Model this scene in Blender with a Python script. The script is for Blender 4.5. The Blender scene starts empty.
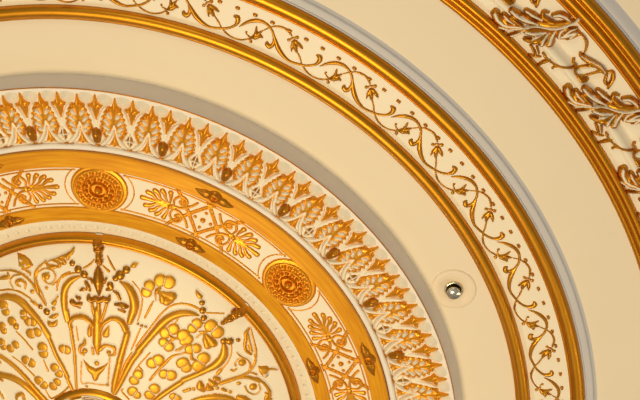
import bpy, math, json
import numpy as np
from mathutils import Matrix, Vector
H0 = 4.2                      # ceiling height; d below is the drop under the ceiling plane
SC = bpy.context.scene
COL = SC.collection
PROFILE=[(0,.112),(.10,.110),(.13,.107),(.2,.096),(.3,.073),(.4,.045),(.45,.028),(.47,.020),(.492,.016),(.53,.030),(.705,.030),(.709,.022),(.724,.028),(.79,.038),(.862,.050),(.868,0.0),(1.0,0.0),(1.03,.004),(1.045,.011),(1.127,.012),(1.155,.012),(1.182,0.0),(1.3265,0.0),(1.363,.004),(1.378,.012),(1.39,.0155),(1.400,.0195),(1.408,.018),(1.416,.011),(1.424,.0065),(1.436,.0085),(1.482,.010),(1.53,.012),(1.56,0.0),(9.0,0.0)]
def hb(r):
    for (r0,d0),(r1,d1) in zip(PROFILE,PROFILE[1:]):
        if r<=r1: return d0+(d1-d0)*(r-r0)/(r1-r0)
    return 0.0

_pr = np.array([a for a, b in PROFILE]); _pd = np.array([b for a, b in PROFILE])
def hbv(r): return np.interp(r, _pr, _pd)

# ---------------------------------------------------------------- materials
def nodes(name):
    m = bpy.data.materials.new(name); m.use_nodes = True
    nt = m.node_tree
    return m, nt, nt.nodes['Principled BSDF']
def noise_bump(nt, b, scale, strength, dist=0.001, stretch=None):
    tc = nt.nodes.new('ShaderNodeTexCoord'); n = nt.nodes.new('ShaderNodeTexNoise'); n.inputs['Scale'].default_value = scale
    n.inputs['Detail'].default_value = 4
    nt.links.new(tc.outputs['Object'], n.inputs['Vector'])
    bp = nt.nodes.new('ShaderNodeBump'); bp.inputs['Strength'].default_value = strength; bp.inputs['Distance'].default_value = dist
    nt.links.new(n.outputs['Fac'], bp.inputs['Height']); nt.links.new(bp.outputs['Normal'], b.inputs['Normal'])
    return n
def mixcol(nt, fac, c1, c2, out):
    mx = nt.nodes.new('ShaderNodeMix'); mx.data_type = 'RGBA'
    mx.inputs[6].default_value = (*c1, 1); mx.inputs[7].default_value = (*c2, 1)
    nt.links.new(fac, mx.inputs[0]); nt.links.new(mx.outputs[2], out)
    return mx
CREAM = (0.78, 0.665, 0.465); CREAM2 = (0.81, 0.695, 0.495)
GOLD = (0.66, 0.29, 0.020); GOLD2 = (0.55, 0.22, 0.012)
def plaster(name, c1=CREAM, c2=CREAM2, rough=0.55):
    m, nt, b = nodes(name)
    n = noise_bump(nt, b, 9, 0.05)
    mixcol(nt, n.outputs['Fac'], c1, c2, b.inputs['Base Color'])
    b.inputs['Roughness'].default_value = rough; b.inputs['Specular IOR Level'].default_value = 0.35
    return m
def gilt(name, c1=GOLD, c2=GOLD2, rough=0.30, metal=1.0, scale=35, bump=0.05):
    m, nt, b = nodes(name)
    n = noise_bump(nt, b, scale, bump, 0.0005)
    mixcol(nt, n.outputs['Fac'], c1, c2, b.inputs['Base Color'])
    b.inputs['Roughness'].default_value = rough; b.inputs['Metallic'].default_value = metal
    return m
def relief_mat(name, rough=0.46, gc=(0.70, 0.315, 0.014), metal=0.65):
    m, nt, b = nodes(name)
    at = nt.nodes.new('ShaderNodeAttribute'); at.attribute_name = 'gilding'
    noise_bump(nt, b, 60, 0.05, 0.0004)
    mixcol(nt, at.outputs['Fac'], (0.84, 0.74, 0.53), gc, b.inputs['Base Color'])
    for inp, a0, a1 in (('Metallic', 0.0, metal), ('Roughness', 0.5, rough)):
        mr = nt.nodes.new('ShaderNodeMapRange'); mr.inputs['To Min'].default_value = a0; mr.inputs['To Max'].default_value = a1
        nt.links.new(at.outputs['Fac'], mr.inputs['Value']); nt.links.new(mr.outputs['Result'], b.inputs[inp])
    return m
M_CEIL = plaster('cream_ceiling_paint')
M_FIELD = plaster('cream_plaster', (0.84, 0.735, 0.52), (0.87, 0.77, 0.56), 0.45)
M_BORDER = plaster('ivory_plaster', (0.80, 0.73, 0.60), (0.83, 0.77, 0.65), 0.45)
M_COVE = plaster('shade_grey_plaster', (0.53, 0.51, 0.48), (0.57, 0.55, 0.52), 0.5)  # cove plaster greyed in its colour to carry shade on outward-facing slopes
M_GILT = gilt('gilt_moulding', rough=0.42)
M_BAND = gilt('gold_paint_band', (0.72, 0.30, 0.006), (0.66, 0.26, 0.004), 0.5, 0.12, 25, 0.05)
M_BAND.node_tree.nodes['Principled BSDF'].inputs['Specular IOR Level'].default_value = .2
def band_grain(m):
    nt = m.node_tree; b = nt.nodes['Principled BSDF']
    tc = nt.nodes.new('ShaderNodeTexCoord'); ln = nt.nodes.new('ShaderNodeVectorMath'); ln.operation = 'LENGTH'
    sp = nt.nodes.new('ShaderNodeSeparateXYZ'); at = nt.nodes.new('ShaderNodeMath'); at.operation = 'ARCTAN2'
    nt.links.new(tc.outputs['Object'], ln.inputs[0]); nt.links.new(tc.outputs['Object'], sp.inputs[0])
    nt.links.new(sp.outputs['Y'], at.inputs[0]); nt.links.new(sp.outputs['X'], at.inputs[1])
    cb = nt.nodes.new('ShaderNodeCombineXYZ'); k1 = nt.nodes.new('ShaderNodeMath'); k1.operation = 'MULTIPLY'; k1.inputs[1].default_value = 160
    k2 = nt.nodes.new('ShaderNodeMath'); k2.operation = 'MULTIPLY'; k2.inputs[1].default_value = 7
    nt.links.new(ln.outputs['Value'], k1.inputs[0]); nt.links.new(at.outputs[0], k2.inputs[0])
    nt.links.new(k1.outputs[0], cb.inputs[0]); nt.links.new(k2.outputs[0], cb.inputs[1])
    n = nt.nodes.new('ShaderNodeTexNoise'); n.inputs['Scale'].default_value = 1; n.inputs['Detail'].default_value = 5
    nt.links.new(cb.outputs[0], n.inputs['Vector'])
    mr = nt.nodes.new('ShaderNodeMapRange'); mr.inputs['From Min'].default_value = .35; mr.inputs['From Max'].default_value = .65
    nt.links.new(n.outputs['Fac'], mr.inputs['Value'])
    mixcol(nt, mr.outputs['Result'], (.64, .24, .004), (.78, .36, .010), b.inputs['Base Color'])
band_grain(M_BAND)
M_REL = relief_mat('gilded_relief')
M_RELB = relief_mat('gilded_leaf_relief', 0.38, (0.74, 0.31, 0.012), 0.65)
M_BRONZE = relief_mat('aged_bronze_gilding', 0.36, (0.50, 0.20, 0.010), 0.8)
M_VINE = relief_mat('fine_vine_gilding', 0.38, (0.52, 0.22, 0.010), 0.8)
M_CHROME = gilt('chrome', (0.80, 0.74, 0.55), (0.7, 0.62, 0.42), 0.22, 1.0, 20, 0)
M_ESC = plaster('escutcheon_paint', (0.80, 0.66, 0.46), (0.81, 0.67, 0.47), 0.5)

# ---------------------------------------------------------------- helpers
def link_mesh(name, verts, faces, mat, parent=None, rot=0.0, gil=None):
    me = bpy.data.meshes.new(name); me.from_pydata(verts, [], faces); me.update()
    me.polygons.foreach_set('use_smooth', [True] * len(me.polygons))
    if gil is not None:
        at = me.attributes.new('gilding', 'FLOAT', 'POINT'); at.data.foreach_set('value', [float(g) for g in gil])
    me.materials.append(mat)
    o = bpy.data.objects.new(name, me); COL.objects.link(o)
    if parent: o.parent = parent
    else: o.location = (0, 0, H0)
    o.rotation_euler = (0, 0, math.radians(rot))
    return o
def thing(name, label, cat, loc=(0, 0, H0)):
    o = bpy.data.objects.new(name, None); COL.objects.link(o); o.location = loc
    o.empty_display_size = 0.05
    o['label'] = label; o['category'] = cat
    return o
def tag(o, label, cat):
    o['label'] = label; o['category'] = cat; o['group'] = 'gilded moulding rings on the ceiling'; return o
def again(o, rot):
    c = o.copy(); COL.objects.link(c); c.parent = o.parent; c.rotation_euler = (0, 0, math.radians(rot))
    return c
def lathe(name, prof, mat, parent=None, n=384, close=None):
    """prof: (r, d) list; revolved about the ceiling centre, d = drop below the ceiling"""
    V = []; F = []; k = len(prof)
    for i in range(n):
        a = 2 * math.pi * i / n; ca, sa = math.cos(a), math.sin(a)
        V += [(r * ca, r * sa, -d) for r, d in prof]
    for i in range(n):
        j = (i + 1) % n
        for p in range(k - 1):
            F.append((i * k + p, i * k + p + 1, j * k + p + 1, j * k + p))
    return link_mesh(name, V, F, mat, parent)
def smooth_prof(pts, n=6):
    P = [pts[0]] + list(pts) + [pts[-1]]; out = []
    for i in range(1, len(P) - 2):
        p0, p1, p2, p3 = (np.array(P[i + k]) for k in (-1, 0, 1, 2))
        for t in np.linspace(0, 1, n, endpoint=False):
            out.append(tuple(0.5 * ((2 * p1) + (-p0 + p2) * t + (2 * p0 - 5 * p1 + 4 * p2 - p3) * t * t + (-p0 + 3 * p1 - 3 * p2 + p3) * t ** 3)))
    out.append(tuple(pts[-1])); return out
def round_prof(r0, r1, d0, d1, h, n=14):
    """half-round bead from (r0,d0) to (r1,d1) bulging h below the chord"""
    o = []
    for i in range(n + 1):
        a = math.pi * i / n; t = (1 - math.cos(a)) / 2
        o.append((r0 + (r1 - r0) * t, d0 + (d1 - d0) * t + h * math.sin(a)))
    return o
def spline(pts, step):
    pts = [np.array(p, float) for p in pts]
    if len(pts) == 1: return [pts[0]]
    P = [2 * pts[0] - pts[1]] + pts + [2 * pts[-1] - pts[-2]]; out = []
    for i in range(1, len(P) - 2):
        p0, p1, p2, p3 = P[i - 1], P[i], P[i + 1], P[i + 2]
        n = max(1, int(np.hypot(*(p2 - p1)[:2]) / step))
        for t in np.arange(n) / n:
            q = 0.5 * ((2 * p1) + (-p0 + p2) * t + (2 * p0 - 5 * p1 + 4 * p2 - p3) * t * t + (-p0 + 3 * p1 - 3 * p2 + p3) * t ** 3)
            q[2] = p1[2] + (p2[2] - p1[2]) * t; out.append(q)
    out.append(pts[-1]); return out
def relief(name, prims, mat, parent, rref=None, rot=0.0, res=0.0014, base=None, lift=0.0):
    """raised ornament as ONE mesh: strokes ('s') and plateaus ('p') merged into a height field that sits on the plaster.
    rref None: plane coordinates; else (angle, radius) pairs about the ceiling centre"""
    pr = []
    for k, pts, h, col in prims:
        if rref: pts = [(p[0] * rref, p[1], p[2]) for p in pts]
        pr.append((k, pts, h, col))
    xs = [p[0] + s * max(p[2], .001) for _, P, _, _ in pr for p in P for s in (-1, 1)]; ys = [p[1] + s * max(p[2], .001) for _, P, _, _ in pr for p in P for s in (-1, 1)]
    x0, x1, y0, y1 = min(xs) - 4 * res, max(xs) + 4 * res, min(ys) - 4 * res, max(ys) + 4 * res
    nx, ny = int((x1 - x0) / res) + 2, int((y1 - y0) / res) + 2
    gx = x0 + np.arange(nx) * res; gy = y0 + np.arange(ny) * res
    Hh = np.full((ny, nx), -0.003); G = np.ones((ny, nx))
    for k, P, h, col in pr:
        if k == 'g':
            for cx, cy, r in spline(P, res * 0.5):
                X, Y = np.meshgrid(gx, gy); m = (np.hypot(X - cx, Y - cy) < max(r, res * .8)) & (Hh > h)
                Hh[m] = h; G[m] = col
        elif k in 'sfc':
            rm = max(p[2] for p in P)
            for cx, cy, r in spline(P, res * 0.8):
                r = max(r, res * 0.9)
                i0, i1 = max(0, int((cx - r - x0) / res) - 1), int((cx + r - x0) / res) + 3
                j0, j1 = max(0, int((cy - r - y0) / res) - 1), int((cy + r - y0) / res) + 3
                X, Y = np.meshgrid(gx[i0:i1], gy[j0:j1])
                q = 1 - ((X - cx) ** 2 + (Y - cy) ** 2) / (r * r)
                hh = np.where(q > 0, h * (r / rm) ** 0.6 * (np.sqrt(np.maximum(q, 0)) if k == 's' else 1 - np.sqrt(np.clip(1 - q, 0, 1)) if k == 'c' else np.maximum(1 - (1 - np.clip(q, 0, 1)) ** 2, 0) ** .5), -0.003 + 0.003 * np.maximum(1 + q, 0) * 0)
                S = Hh[j0:j1, i0:i1]; m = hh > S; S[m] = hh[m]; G[j0:j1, i0:i1][m] = col
        else:
            X, Y = np.meshgrid(gx, gy); A = np.array([(p[0], p[1]) for p in P]); ins = np.zeros(X.shape, bool); dm = np.full(X.shape, 9.0)
            for (ax, ay), (bx, by) in zip(A, np.roll(A, -1, 0)):
                with np.errstate(divide='ignore', invalid='ignore'):
                    ins ^= ((ay > Y) != (by > Y)) & (X < (bx - ax) * (Y - ay) / (by - ay) + ax)
                L2 = (bx - ax) ** 2 + (by - ay) ** 2 + 1e-12
                t = np.clip(((X - ax) * (bx - ax) + (Y - ay) * (by - ay)) / L2, 0, 1)
                dm = np.minimum(dm, np.hypot(X - ax - t * (bx - ax), Y - ay - t * (by - ay)))
            bev = h * 1.1
            hh = np.where(ins, h * np.sqrt(np.clip(1 - (1 - np.clip(dm / bev, 0, 1)) ** 2, 0, 1)), -0.003)
            m = hh > Hh; Hh[m] = hh[m]; G[m] = col
    keep = np.zeros((ny - 1, nx - 1), bool); pos = Hh > 0
    keep = pos[:-1, :-1] | pos[1:, :-1] | pos[:-1, 1:] | pos[1:, 1:]
    idx = -np.ones((ny, nx), int); used = np.zeros((ny, nx), bool)
    used[:-1, :-1] |= keep; used[1:, :-1] |= keep; used[:-1, 1:] |= keep; used[1:, 1:] |= keep
    # outline vertices take the gilding of their neighbours
    idx[used] = np.arange(used.sum())
    jj, ii = np.nonzero(used); X = gx[ii]; Y = gy[jj]; Z = Hh[jj, ii]; Z = np.where(Z <= 0, -0.0012, Z)
    Gp = np.where(pos, G, -1); Gn = Gp.copy()
    for dj, di in ((0, 1), (0, -1), (1, 0), (-1, 0), (1, 1), (-1, -1), (1, -1), (-1, 1)):
        sh = np.roll(np.roll(Gp, dj, 0), di, 1); Gn = np.where((Gn < 0) & (sh >= 0), sh, Gn)
    gl = np.clip(Gn[jj, ii], 0, 1)
    if rref: R = Y; a = X / rref; WX, WY = R * np.cos(a), R * np.sin(a)
    else: WX, WY = X, Y; R = np.hypot(X, Y)
    D = (hbv(R) if base is None else base) + lift + Z
    fj, fi = np.nonzero(keep)
    F = np.stack([idx[fj, fi], idx[fj + 1, fi], idx[fj + 1, fi + 1], idx[fj, fi + 1]], 1)
    return link_mesh(name, np.stack([WX, WY, -D], 1).tolist(), F.tolist(), mat, parent, rot, gl)

DATA=json.loads(r"""{"c:beaded_pendant":[[["s",[[0.023,-0.4764,0.0131]],0.03,1],["s",[[0.0182,-0.4607,0.008],[0.0281,-0.4612,0.008]],0.018,1],["s",[[0.0241,-0.4516,0.008],[0.0243,-0.4434,0.0087]],0.014,1],["s",[[0.0201,-0.4335,0.0051],[0.0304,-0.4341,0.0051]],0.013,1],["s",[[0.0255,-0.4288,0.0073]],0.01,1]],
[["s",[[0.3507,-0.3218,0.0131]],0.03,1],["s",[[0.3353,-0.3171,0.0094],[0.3396,-0.3109,0.0094]],0.018,1],["s",[[0.3264,-0.3037,0.0098]],0.014,1],["s",[[0.3166,-0.2983,0.0073]],0.011,1],["s",[[0.3092,-0.2928,0.0058]],0.009,1]]],"c:bead_string":[[["s",[[0.0633,-0.3956,0.0073]],0.005232558139534884,1],["s",[[0.0742,-0.4035,0.0113]],0.00811046511627907,1],["s",[[0.0884,-0.416,0.0094]],0.006802325581395349,1]],
[["s",[[-0.0392,-0.4228,0.0073]],0.005232558139534884,1],["s",[[-0.0249,-0.4104,0.0094]],0.006802325581395349,1],["s",[[-0.0104,-0.4004,0.0094]],0.006802325581395349,1],["s",[[-0.0005,-0.3917,0.0044]],0.0031395348837209304,1]],
[["s",[[0.2616,-0.3419,0.0069]],0.0049709302325581396,1],["s",[[0.2633,-0.3238,0.0084]],0.006017441860465116,1],["s",[[0.2664,-0.3062,0.0076]],0.005494186046511628,1],["s",[[0.2648,-0.2944,0.0033]],0.0023546511627906977,1]],
[["s",[[0.3116,-0.2484,0.0084]],0.006017441860465116,1],["s",[[0.3251,-0.2469,0.0091]],0.006540697674418605,1],["s",[[0.3433,-0.2482,0.0055]],0.003924418604651163,1]],
[["s",[[0.116,-0.292,0.0033]],0.0023546511627906977,1],["s",[[0.1247,-0.2877,0.004]],0.002877906976744186,1],["s",[[0.1339,-0.2858,0.0036]],0.002616279069767442,1]],
[["s",[[-0.1176,-0.3149,0.0065]],0.0047093023255813955,1],["s",[[-0.1018,-0.3051,0.0087]],0.006279069767441861,1]]],"c:leaf_tip":[[["s",[[0.0989,-0.4227,0.0029],[0.106,-0.4268,0.0062],[0.1137,-0.4307,0.0022]],0.005,1]],
[["s",[[0.2482,-0.3705,0.0018],[0.252,-0.3618,0.0051],[0.2578,-0.3553,0.0058]],0.005,1]],
[["s",[[-0.1394,-0.3253,0.0036],[-0.1322,-0.3218,0.0047],[-0.1248,-0.3175,0.0033]],0.005,1]]],"c:fleur_finial":[[["s",[[0.0228,-0.4156,0.0057],[0.0237,-0.4032,0.0114],[0.0244,-0.3891,0.0138],[0.025,-0.3748,0.0098],[0.0256,-0.3561,0.0028]],0.016,1],["s",[[0.006,-0.3921,0.0033],[0.0105,-0.3838,0.0041]],0.008,1],["s",[[0.042,-0.3944,0.0033],[0.037,-0.3856,0.0041]],0.008,1],["s",[[-0.0059,-0.3827,0.0049],[-0.0005,-0.373,0.0057],[0.0031,-0.3647,0.0033]],0.007,1],["s",[[0.0508,-0.3806,0.0081],[0.0532,-0.3736,0.0065],[0.043,-0.3687,0.0033]],0.007,1],["s",[[-0.0193,-0.3635,0.0033],[-0.0118,-0.3664,0.0049],[-0.0059,-0.3654,0.0033]],0.005,1],["s",[[0.0597,-0.3667,0.0033],[0.0679,-0.3614,0.0045],[0.0743,-0.3487,0.0037]],0.006,1]]],"c:leaf_collar":[[["s",[[0.0007,-0.3544,0.0033],[0.0016,-0.3458,0.0065],[0.0096,-0.3435,0.0061],[0.0179,-0.3478,0.0069],[0.0245,-0.3431,0.0069],[0.0342,-0.3472,0.0069],[0.046,-0.3458,0.0065],[0.0503,-0.3547,0.0037]],0.01,1],["s",[[-0.0389,-0.3352,0.0069],[-0.0314,-0.3307,0.0061],[-0.0184,-0.3327,0.0049]],0.009,1],["s",[[-0.0284,-0.3477,0.0037],[-0.0223,-0.3448,0.0053]],0.008,1],["s",[[0.0636,-0.3361,0.0037],[0.0767,-0.3367,0.0061],[0.084,-0.3332,0.0073],[0.0927,-0.3321,0.0033]],0.009,1],["s",[[0.0709,-0.3248,0.0028],[0.0841,-0.3207,0.0041]],0.006,1],["s",[[-0.0299,-0.3245,0.0016],[-0.0209,-0.3224,0.0024]],0.004,1]]],"c:flower_stem":[[["s",[[0.0085,-0.3362,0.0037],[0.0121,-0.3162,0.0045],[0.018,-0.2963,0.0033]],0.007,1],["s",[[0.0239,-0.3387,0.0049],[0.0245,-0.3171,0.0061],[0.021,-0.2965,0.0098]],0.01,1],["s",[[0.0439,-0.3379,0.0037],[0.0372,-0.315,0.0037],[0.0314,-0.2972,0.0033]],0.006,1],["s",[[0.021,-0.3197,0.009],[0.0207,-0.2755,0.0114],[0.0196,-0.2424,0.0106],[0.0214,-0.2169,0.0041]],0.01,1]]],"c:hooked_leaf":[[["s",[[-0.0419,-0.2747,0.0051],[-0.0447,-0.2864,0.0055],[-0.0345,-0.2994,0.0058],[-0.0134,-0.3033,0.0062],[0.0031,-0.2952,0.0055],[0.0133,-0.281,0.0029]],0.011,1],["s",[[0.0053,-0.2864,0.0022],[0.0027,-0.2742,0.0055],[0.0025,-0.2607,0.0055]],0.008,1]],
[["s",[[0.0296,-0.2731,0.0029],[0.0357,-0.29,0.0051],[0.0564,-0.3038,0.0055],[0.0769,-0.2981,0.0073],[0.0879,-0.2793,0.0087],[0.0884,-0.2733,0.0036]],0.011,1]]],"c:leaf_drop":[[["s",[[0.048,-0.2833,0.0024],[0.0438,-0.2726,0.0065],[0.0407,-0.2649,0.009]],0.006,1]]],"c:volute":[[["s",[[-0.0097,-0.2491,0.0024],[-0.0104,-0.2394,0.0049],[-0.0206,-0.23,0.0041],[-0.0217,-0.2178,0.0037],[-0.0133,-0.2125,0.0033]],0.007,1],["s",[[-0.0101,-0.2213,0.0069]],0.006,1],["s",[[0.0087,-0.2295,0.0033],[0.0103,-0.216,0.0033]],0.005,1]],
[["s",[[0.0266,-0.2278,0.0057],[0.038,-0.2376,0.0041],[0.0513,-0.2369,0.0037],[0.0616,-0.2298,0.0037],[0.06,-0.2176,0.0037],[0.0481,-0.2134,0.0024]],0.007,1],["s",[[0.0473,-0.2215,0.0057]],0.006,1],["s",[[0.0587,-0.2373,0.0024],[0.0616,-0.2329,0.0033]],0.005,1]]],"c:pointed_leaf":[[["p",[[-0.0156,-0.2008,0.0],[-0.0004,-0.1851,0.0],[0.0144,-0.1784,0.0],[0.0312,-0.186,0.0],[0.0464,-0.1963,0.0],[0.0332,-0.1741,0.0],[0.0244,-0.1638,0.0],[0.0179,-0.1489,0.0],[0.0133,-0.1463,0.0],[0.0073,-0.1497,0.0],[0.0033,-0.1637,0.0],[-0.0049,-0.171,0.0]],0.007,1],["s",[[0.0185,-0.1927,0.0062]],0.004447674418604651,1]]],"c:frame_line":[[["s",[[-0.0183,-0.192,0.0018],[-0.021,-0.1646,0.0018],[-0.0196,-0.1384,0.0018],[-0.0006,-0.1403,0.0018],[0.0235,-0.1381,0.0018],[0.0445,-0.1395,0.0022]],0.003,1],["s",[[-0.0086,-0.1312,0.0036]],0.004,1],["s",[[0.0421,-0.1391,0.0044]],0.005,1],["s",[[0.0495,-0.208,0.0018],[0.0474,-0.1798,0.0018],[0.0431,-0.1411,0.0018]],0.003,1]]],"c:arched_strap":[[["s",[[-0.0133,-0.3973,0.0016],[-0.0298,-0.3914,0.0053],[-0.0433,-0.3825,0.0077],[-0.0546,-0.367,0.009],[-0.0586,-0.3507,0.009],[-0.0587,-0.3304,0.0085],[-0.0558,-0.3074,0.0069],[-0.0514,-0.2903,0.0057]],0.01,1],["s",[[-0.0518,-0.3137,0.0057],[-0.044,-0.279,0.0045],[-0.04,-0.2493,0.0045],[-0.0351,-0.2164,0.0041]],0.008,1],["s",[[-0.0351,-0.2164,0.0041],[-0.0335,-0.1729,0.0041],[-0.0334,-0.1246,0.0037]],0.007,1]],
[["s",[[0.0736,-0.3889,0.002],[0.0852,-0.3837,0.0057],[0.0969,-0.3727,0.009],[0.1057,-0.3528,0.011],[0.1078,-0.3326,0.011],[0.103,-0.315,0.0098],[0.0972,-0.2973,0.0073]],0.012,1]],
[["s",[[0.0937,-0.275,0.0033],[0.0913,-0.2674,0.0081],[0.0852,-0.246,0.0081],[0.0791,-0.2245,0.0081],[0.073,-0.203,0.0081]],0.009,1],["s",[[0.0792,-0.2276,0.0081],[0.0699,-0.1876,0.0081],[0.0596,-0.1452,0.0081],[0.0558,-0.1224,0.0057]],0.008,1]],
[["s",[[0.2543,-0.312,0.002],[0.243,-0.3164,0.0053],[0.2288,-0.319,0.0073],[0.2118,-0.3176,0.009],[0.1919,-0.3103,0.0098],[0.1734,-0.2956,0.0106],[0.1549,-0.2748,0.009],[0.1376,-0.2536,0.0081],[0.1171,-0.2287,0.0081]],0.01,1],["s",[[0.12,-0.2288,0.0081],[0.1022,-0.2039,0.0073],[0.0872,-0.1756,0.0073],[0.0714,-0.1426,0.0065],[0.0587,-0.1192,0.0057]],0.008,1]],
[["s",[[-0.2213,-0.3211,0.0065],[-0.2016,-0.3272,0.0085],[-0.1791,-0.3256,0.0098],[-0.1602,-0.3164,0.0106],[-0.1415,-0.2998,0.009],[-0.1197,-0.2791,0.0077],[-0.0971,-0.2487,0.0061]],0.01,1],["s",[[-0.1123,-0.265,0.0057],[-0.0958,-0.2397,0.0057],[-0.0812,-0.2048,0.0057],[-0.0665,-0.1787,0.0053],[-0.0539,-0.1512,0.0049]],0.008,1],["s",[[-0.0584,-0.1539,0.0049],[-0.0445,-0.1199,0.0045]],0.007,1]],
[["s",[[-0.2347,-0.1801,0.0061],[-0.1993,-0.1627,0.0061],[-0.1647,-0.1354,0.0061],[-0.1345,-0.1025,0.0061],[-0.112,-0.0793,0.0057]],0.008,1]],
[["s",[[-0.2391,-0.1261,0.0081],[-0.1987,-0.125,0.009],[-0.1662,-0.1121,0.009],[-0.1389,-0.088,0.0081],[-0.1271,-0.073,0.0073]],0.01,1]],
[["s",[[0.3116,-0.2412,0.0049],[0.3133,-0.2249,0.009],[0.3096,-0.2093,0.0106],[0.2968,-0.1926,0.011],[0.2741,-0.1789,0.0081],[0.2456,-0.1657,0.0073],[0.2196,-0.1544,0.0073]],0.01,1],["s",[[0.2138,-0.1481,0.0073],[0.1934,-0.134,0.0073],[0.1701,-0.1167,0.0073],[0.1521,-0.101,0.0065]],0.008,1]],
[["s",[[0.2385,-0.099,0.0041],[0.2587,-0.1038,0.0069],[0.2902,-0.1063,0.009],[0.3186,-0.1013,0.0073],[0.3384,-0.0914,0.0049]],0.009,1]],
[["s",[[0.3443,-0.1012,0.0065],[0.3556,-0.0957,0.009],[0.3669,-0.0861,0.0081]],0.009,1]]],"c:stem_line":[[["s",[[0.2568,-0.3276,0.0017],[0.2342,-0.3378,0.0017],[0.2116,-0.3403,0.0022],[0.1889,-0.3333,0.0022],[0.1691,-0.3162,0.0022],[0.1434,-0.2821,0.0022],[0.1114,-0.2378,0.0022]],0.003,1]],
[["s",[[0.1506,-0.3458,0.0017],[0.1418,-0.3276,0.0031],[0.1318,-0.3069,0.0026]],0.003,1]],
[["s",[[0.1219,-0.2818,0.0017],[0.1086,-0.2499,0.0022],[0.0996,-0.2283,0.0017]],0.003,1]],
[["s",[[0.1264,-0.3505,0.0017],[0.1217,-0.3213,0.0022],[0.1146,-0.2978,0.0017]],0.003,1]],
[["s",[[0.1025,-0.39,0.0017],[0.1186,-0.3705,0.0017],[0.1259,-0.3476,0.0017]],0.002,1]],
[["s",[[-0.2208,-0.3379,0.0022],[-0.1915,-0.3443,0.0022],[-0.166,-0.3408,0.0026],[-0.1409,-0.3289,0.0022]],0.003,1]],
[["s",[[0.3279,-0.2427,0.0017],[0.3286,-0.2178,0.0017],[0.3195,-0.1928,0.0017],[0.3066,-0.1776,0.0022]],0.003,1]],
[["s",[[0.0127,-0.4344,0.0017],[0.004,-0.4241,0.0026],[-0.0121,-0.4133,0.0022]],0.004,1]],
[["s",[[0.0433,-0.4445,0.0017],[0.0525,-0.427,0.0026],[0.0615,-0.4135,0.0022]],0.004,1]],
[["s",[[0.0291,-0.4257,0.0017],[0.047,-0.4101,0.0035]],0.003,1]],
[["s",[[0.2116,-0.3412,0.0022],[0.2342,-0.3358,0.0022],[0.2541,-0.3256,0.0017],[0.271,-0.3177,0.0022],[0.3103,-0.3138,0.0022]],0.002,1]],
[["s",[[-0.1815,-0.2454,0.0017],[-0.1629,-0.2298,0.0022],[-0.1414,-0.2067,0.0022]],0.003,1]],
[["s",[[-0.1135,-0.1846,0.0017],[-0.1035,-0.1591,0.0026]],0.003,1]],
[["s",[[-0.1949,-0.1798,0.0017],[-0.1694,-0.1653,0.0017],[-0.1398,-0.1403,0.0022]],0.003,1]],
[["s",[[-0.1133,-0.1062,0.0017],[-0.0969,-0.0872,0.0022],[-0.0536,-0.1253,0.0022],[-0.0586,-0.1506,0.0017]],0.003,1]],
[["s",[[0.101,-0.2222,0.0022],[0.0876,-0.1973,0.0039],[0.0718,-0.1556,0.0044],[0.0604,-0.1258,0.0035]],0.004,1]],
[["s",[[0.2176,-0.2211,0.0017],[0.1947,-0.2138,0.0031],[0.1773,-0.1967,0.0039],[0.1597,-0.1779,0.0031],[0.1421,-0.1543,0.0031]],0.004,1]],
[["s",[[0.2005,-0.2925,0.0017],[0.2118,-0.3102,0.0022],[0.2288,-0.3115,0.0017]],0.003,1]],
[["s",[[0.0783,-0.1299,0.0017],[0.0751,-0.1232,0.0022],[0.0907,-0.1033,0.0022]],0.003,1]],
[["s",[[0.1166,-0.1887,0.0022],[0.1251,-0.1779,0.0022]],0.003,1]],
[["s",[[0.143,-0.223,0.0017],[0.1196,-0.195,0.0017],[0.1077,-0.1793,0.0017]],0.003,1]],
[["s",[[-0.0875,-0.368,0.0017],[-0.0691,-0.3844,0.0022],[-0.0508,-0.3962,0.0022],[-0.0298,-0.4022,0.0022]],0.003,1]],
[["s",[[-0.0303,-0.2773,0.0017],[-0.0264,-0.2446,0.0022]],0.003,1]],
[["s",[[0.3081,-0.1791,0.0026],[0.3024,-0.173,0.0052],[0.2966,-0.1653,0.0044]],0.004,1]],
[["s",[[0.3708,-0.2757,0.0017],[0.3798,-0.2385,0.0022],[0.3842,-0.213,0.0031],[0.3802,-0.188,0.0031],[0.3704,-0.1697,0.0026]],0.003,1]],
[["s",[[-0.0449,-0.4031,0.0017],[-0.063,-0.3922,0.0026],[-0.0737,-0.3753,0.0026],[-0.0769,-0.3576,0.0022]],0.003,1]]],"c:scroll":[[["s",[[-0.1218,-0.3495,0.0051],[-0.1271,-0.3693,0.0051],[-0.1292,-0.3891,0.0036],[-0.12,-0.4058,0.0029],[-0.1016,-0.4218,0.0025]],0.007,1],["s",[[-0.1276,-0.3809,0.0029],[-0.1215,-0.3943,0.0022],[-0.106,-0.4045,0.0022],[-0.0875,-0.4023,0.0022],[-0.0788,-0.3892,0.0022],[-0.0844,-0.3756,0.0022],[-0.0961,-0.3706,0.0022],[-0.1075,-0.3789,0.0033],[-0.109,-0.3902,0.004],[-0.0966,-0.3944,0.0033]],0.005,1],["s",[[-0.1012,-0.3882,0.0087]],0.006279069767441861,1],["s",[[-0.1015,-0.3601,0.004]],0.002877906976744186,1]],
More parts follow.
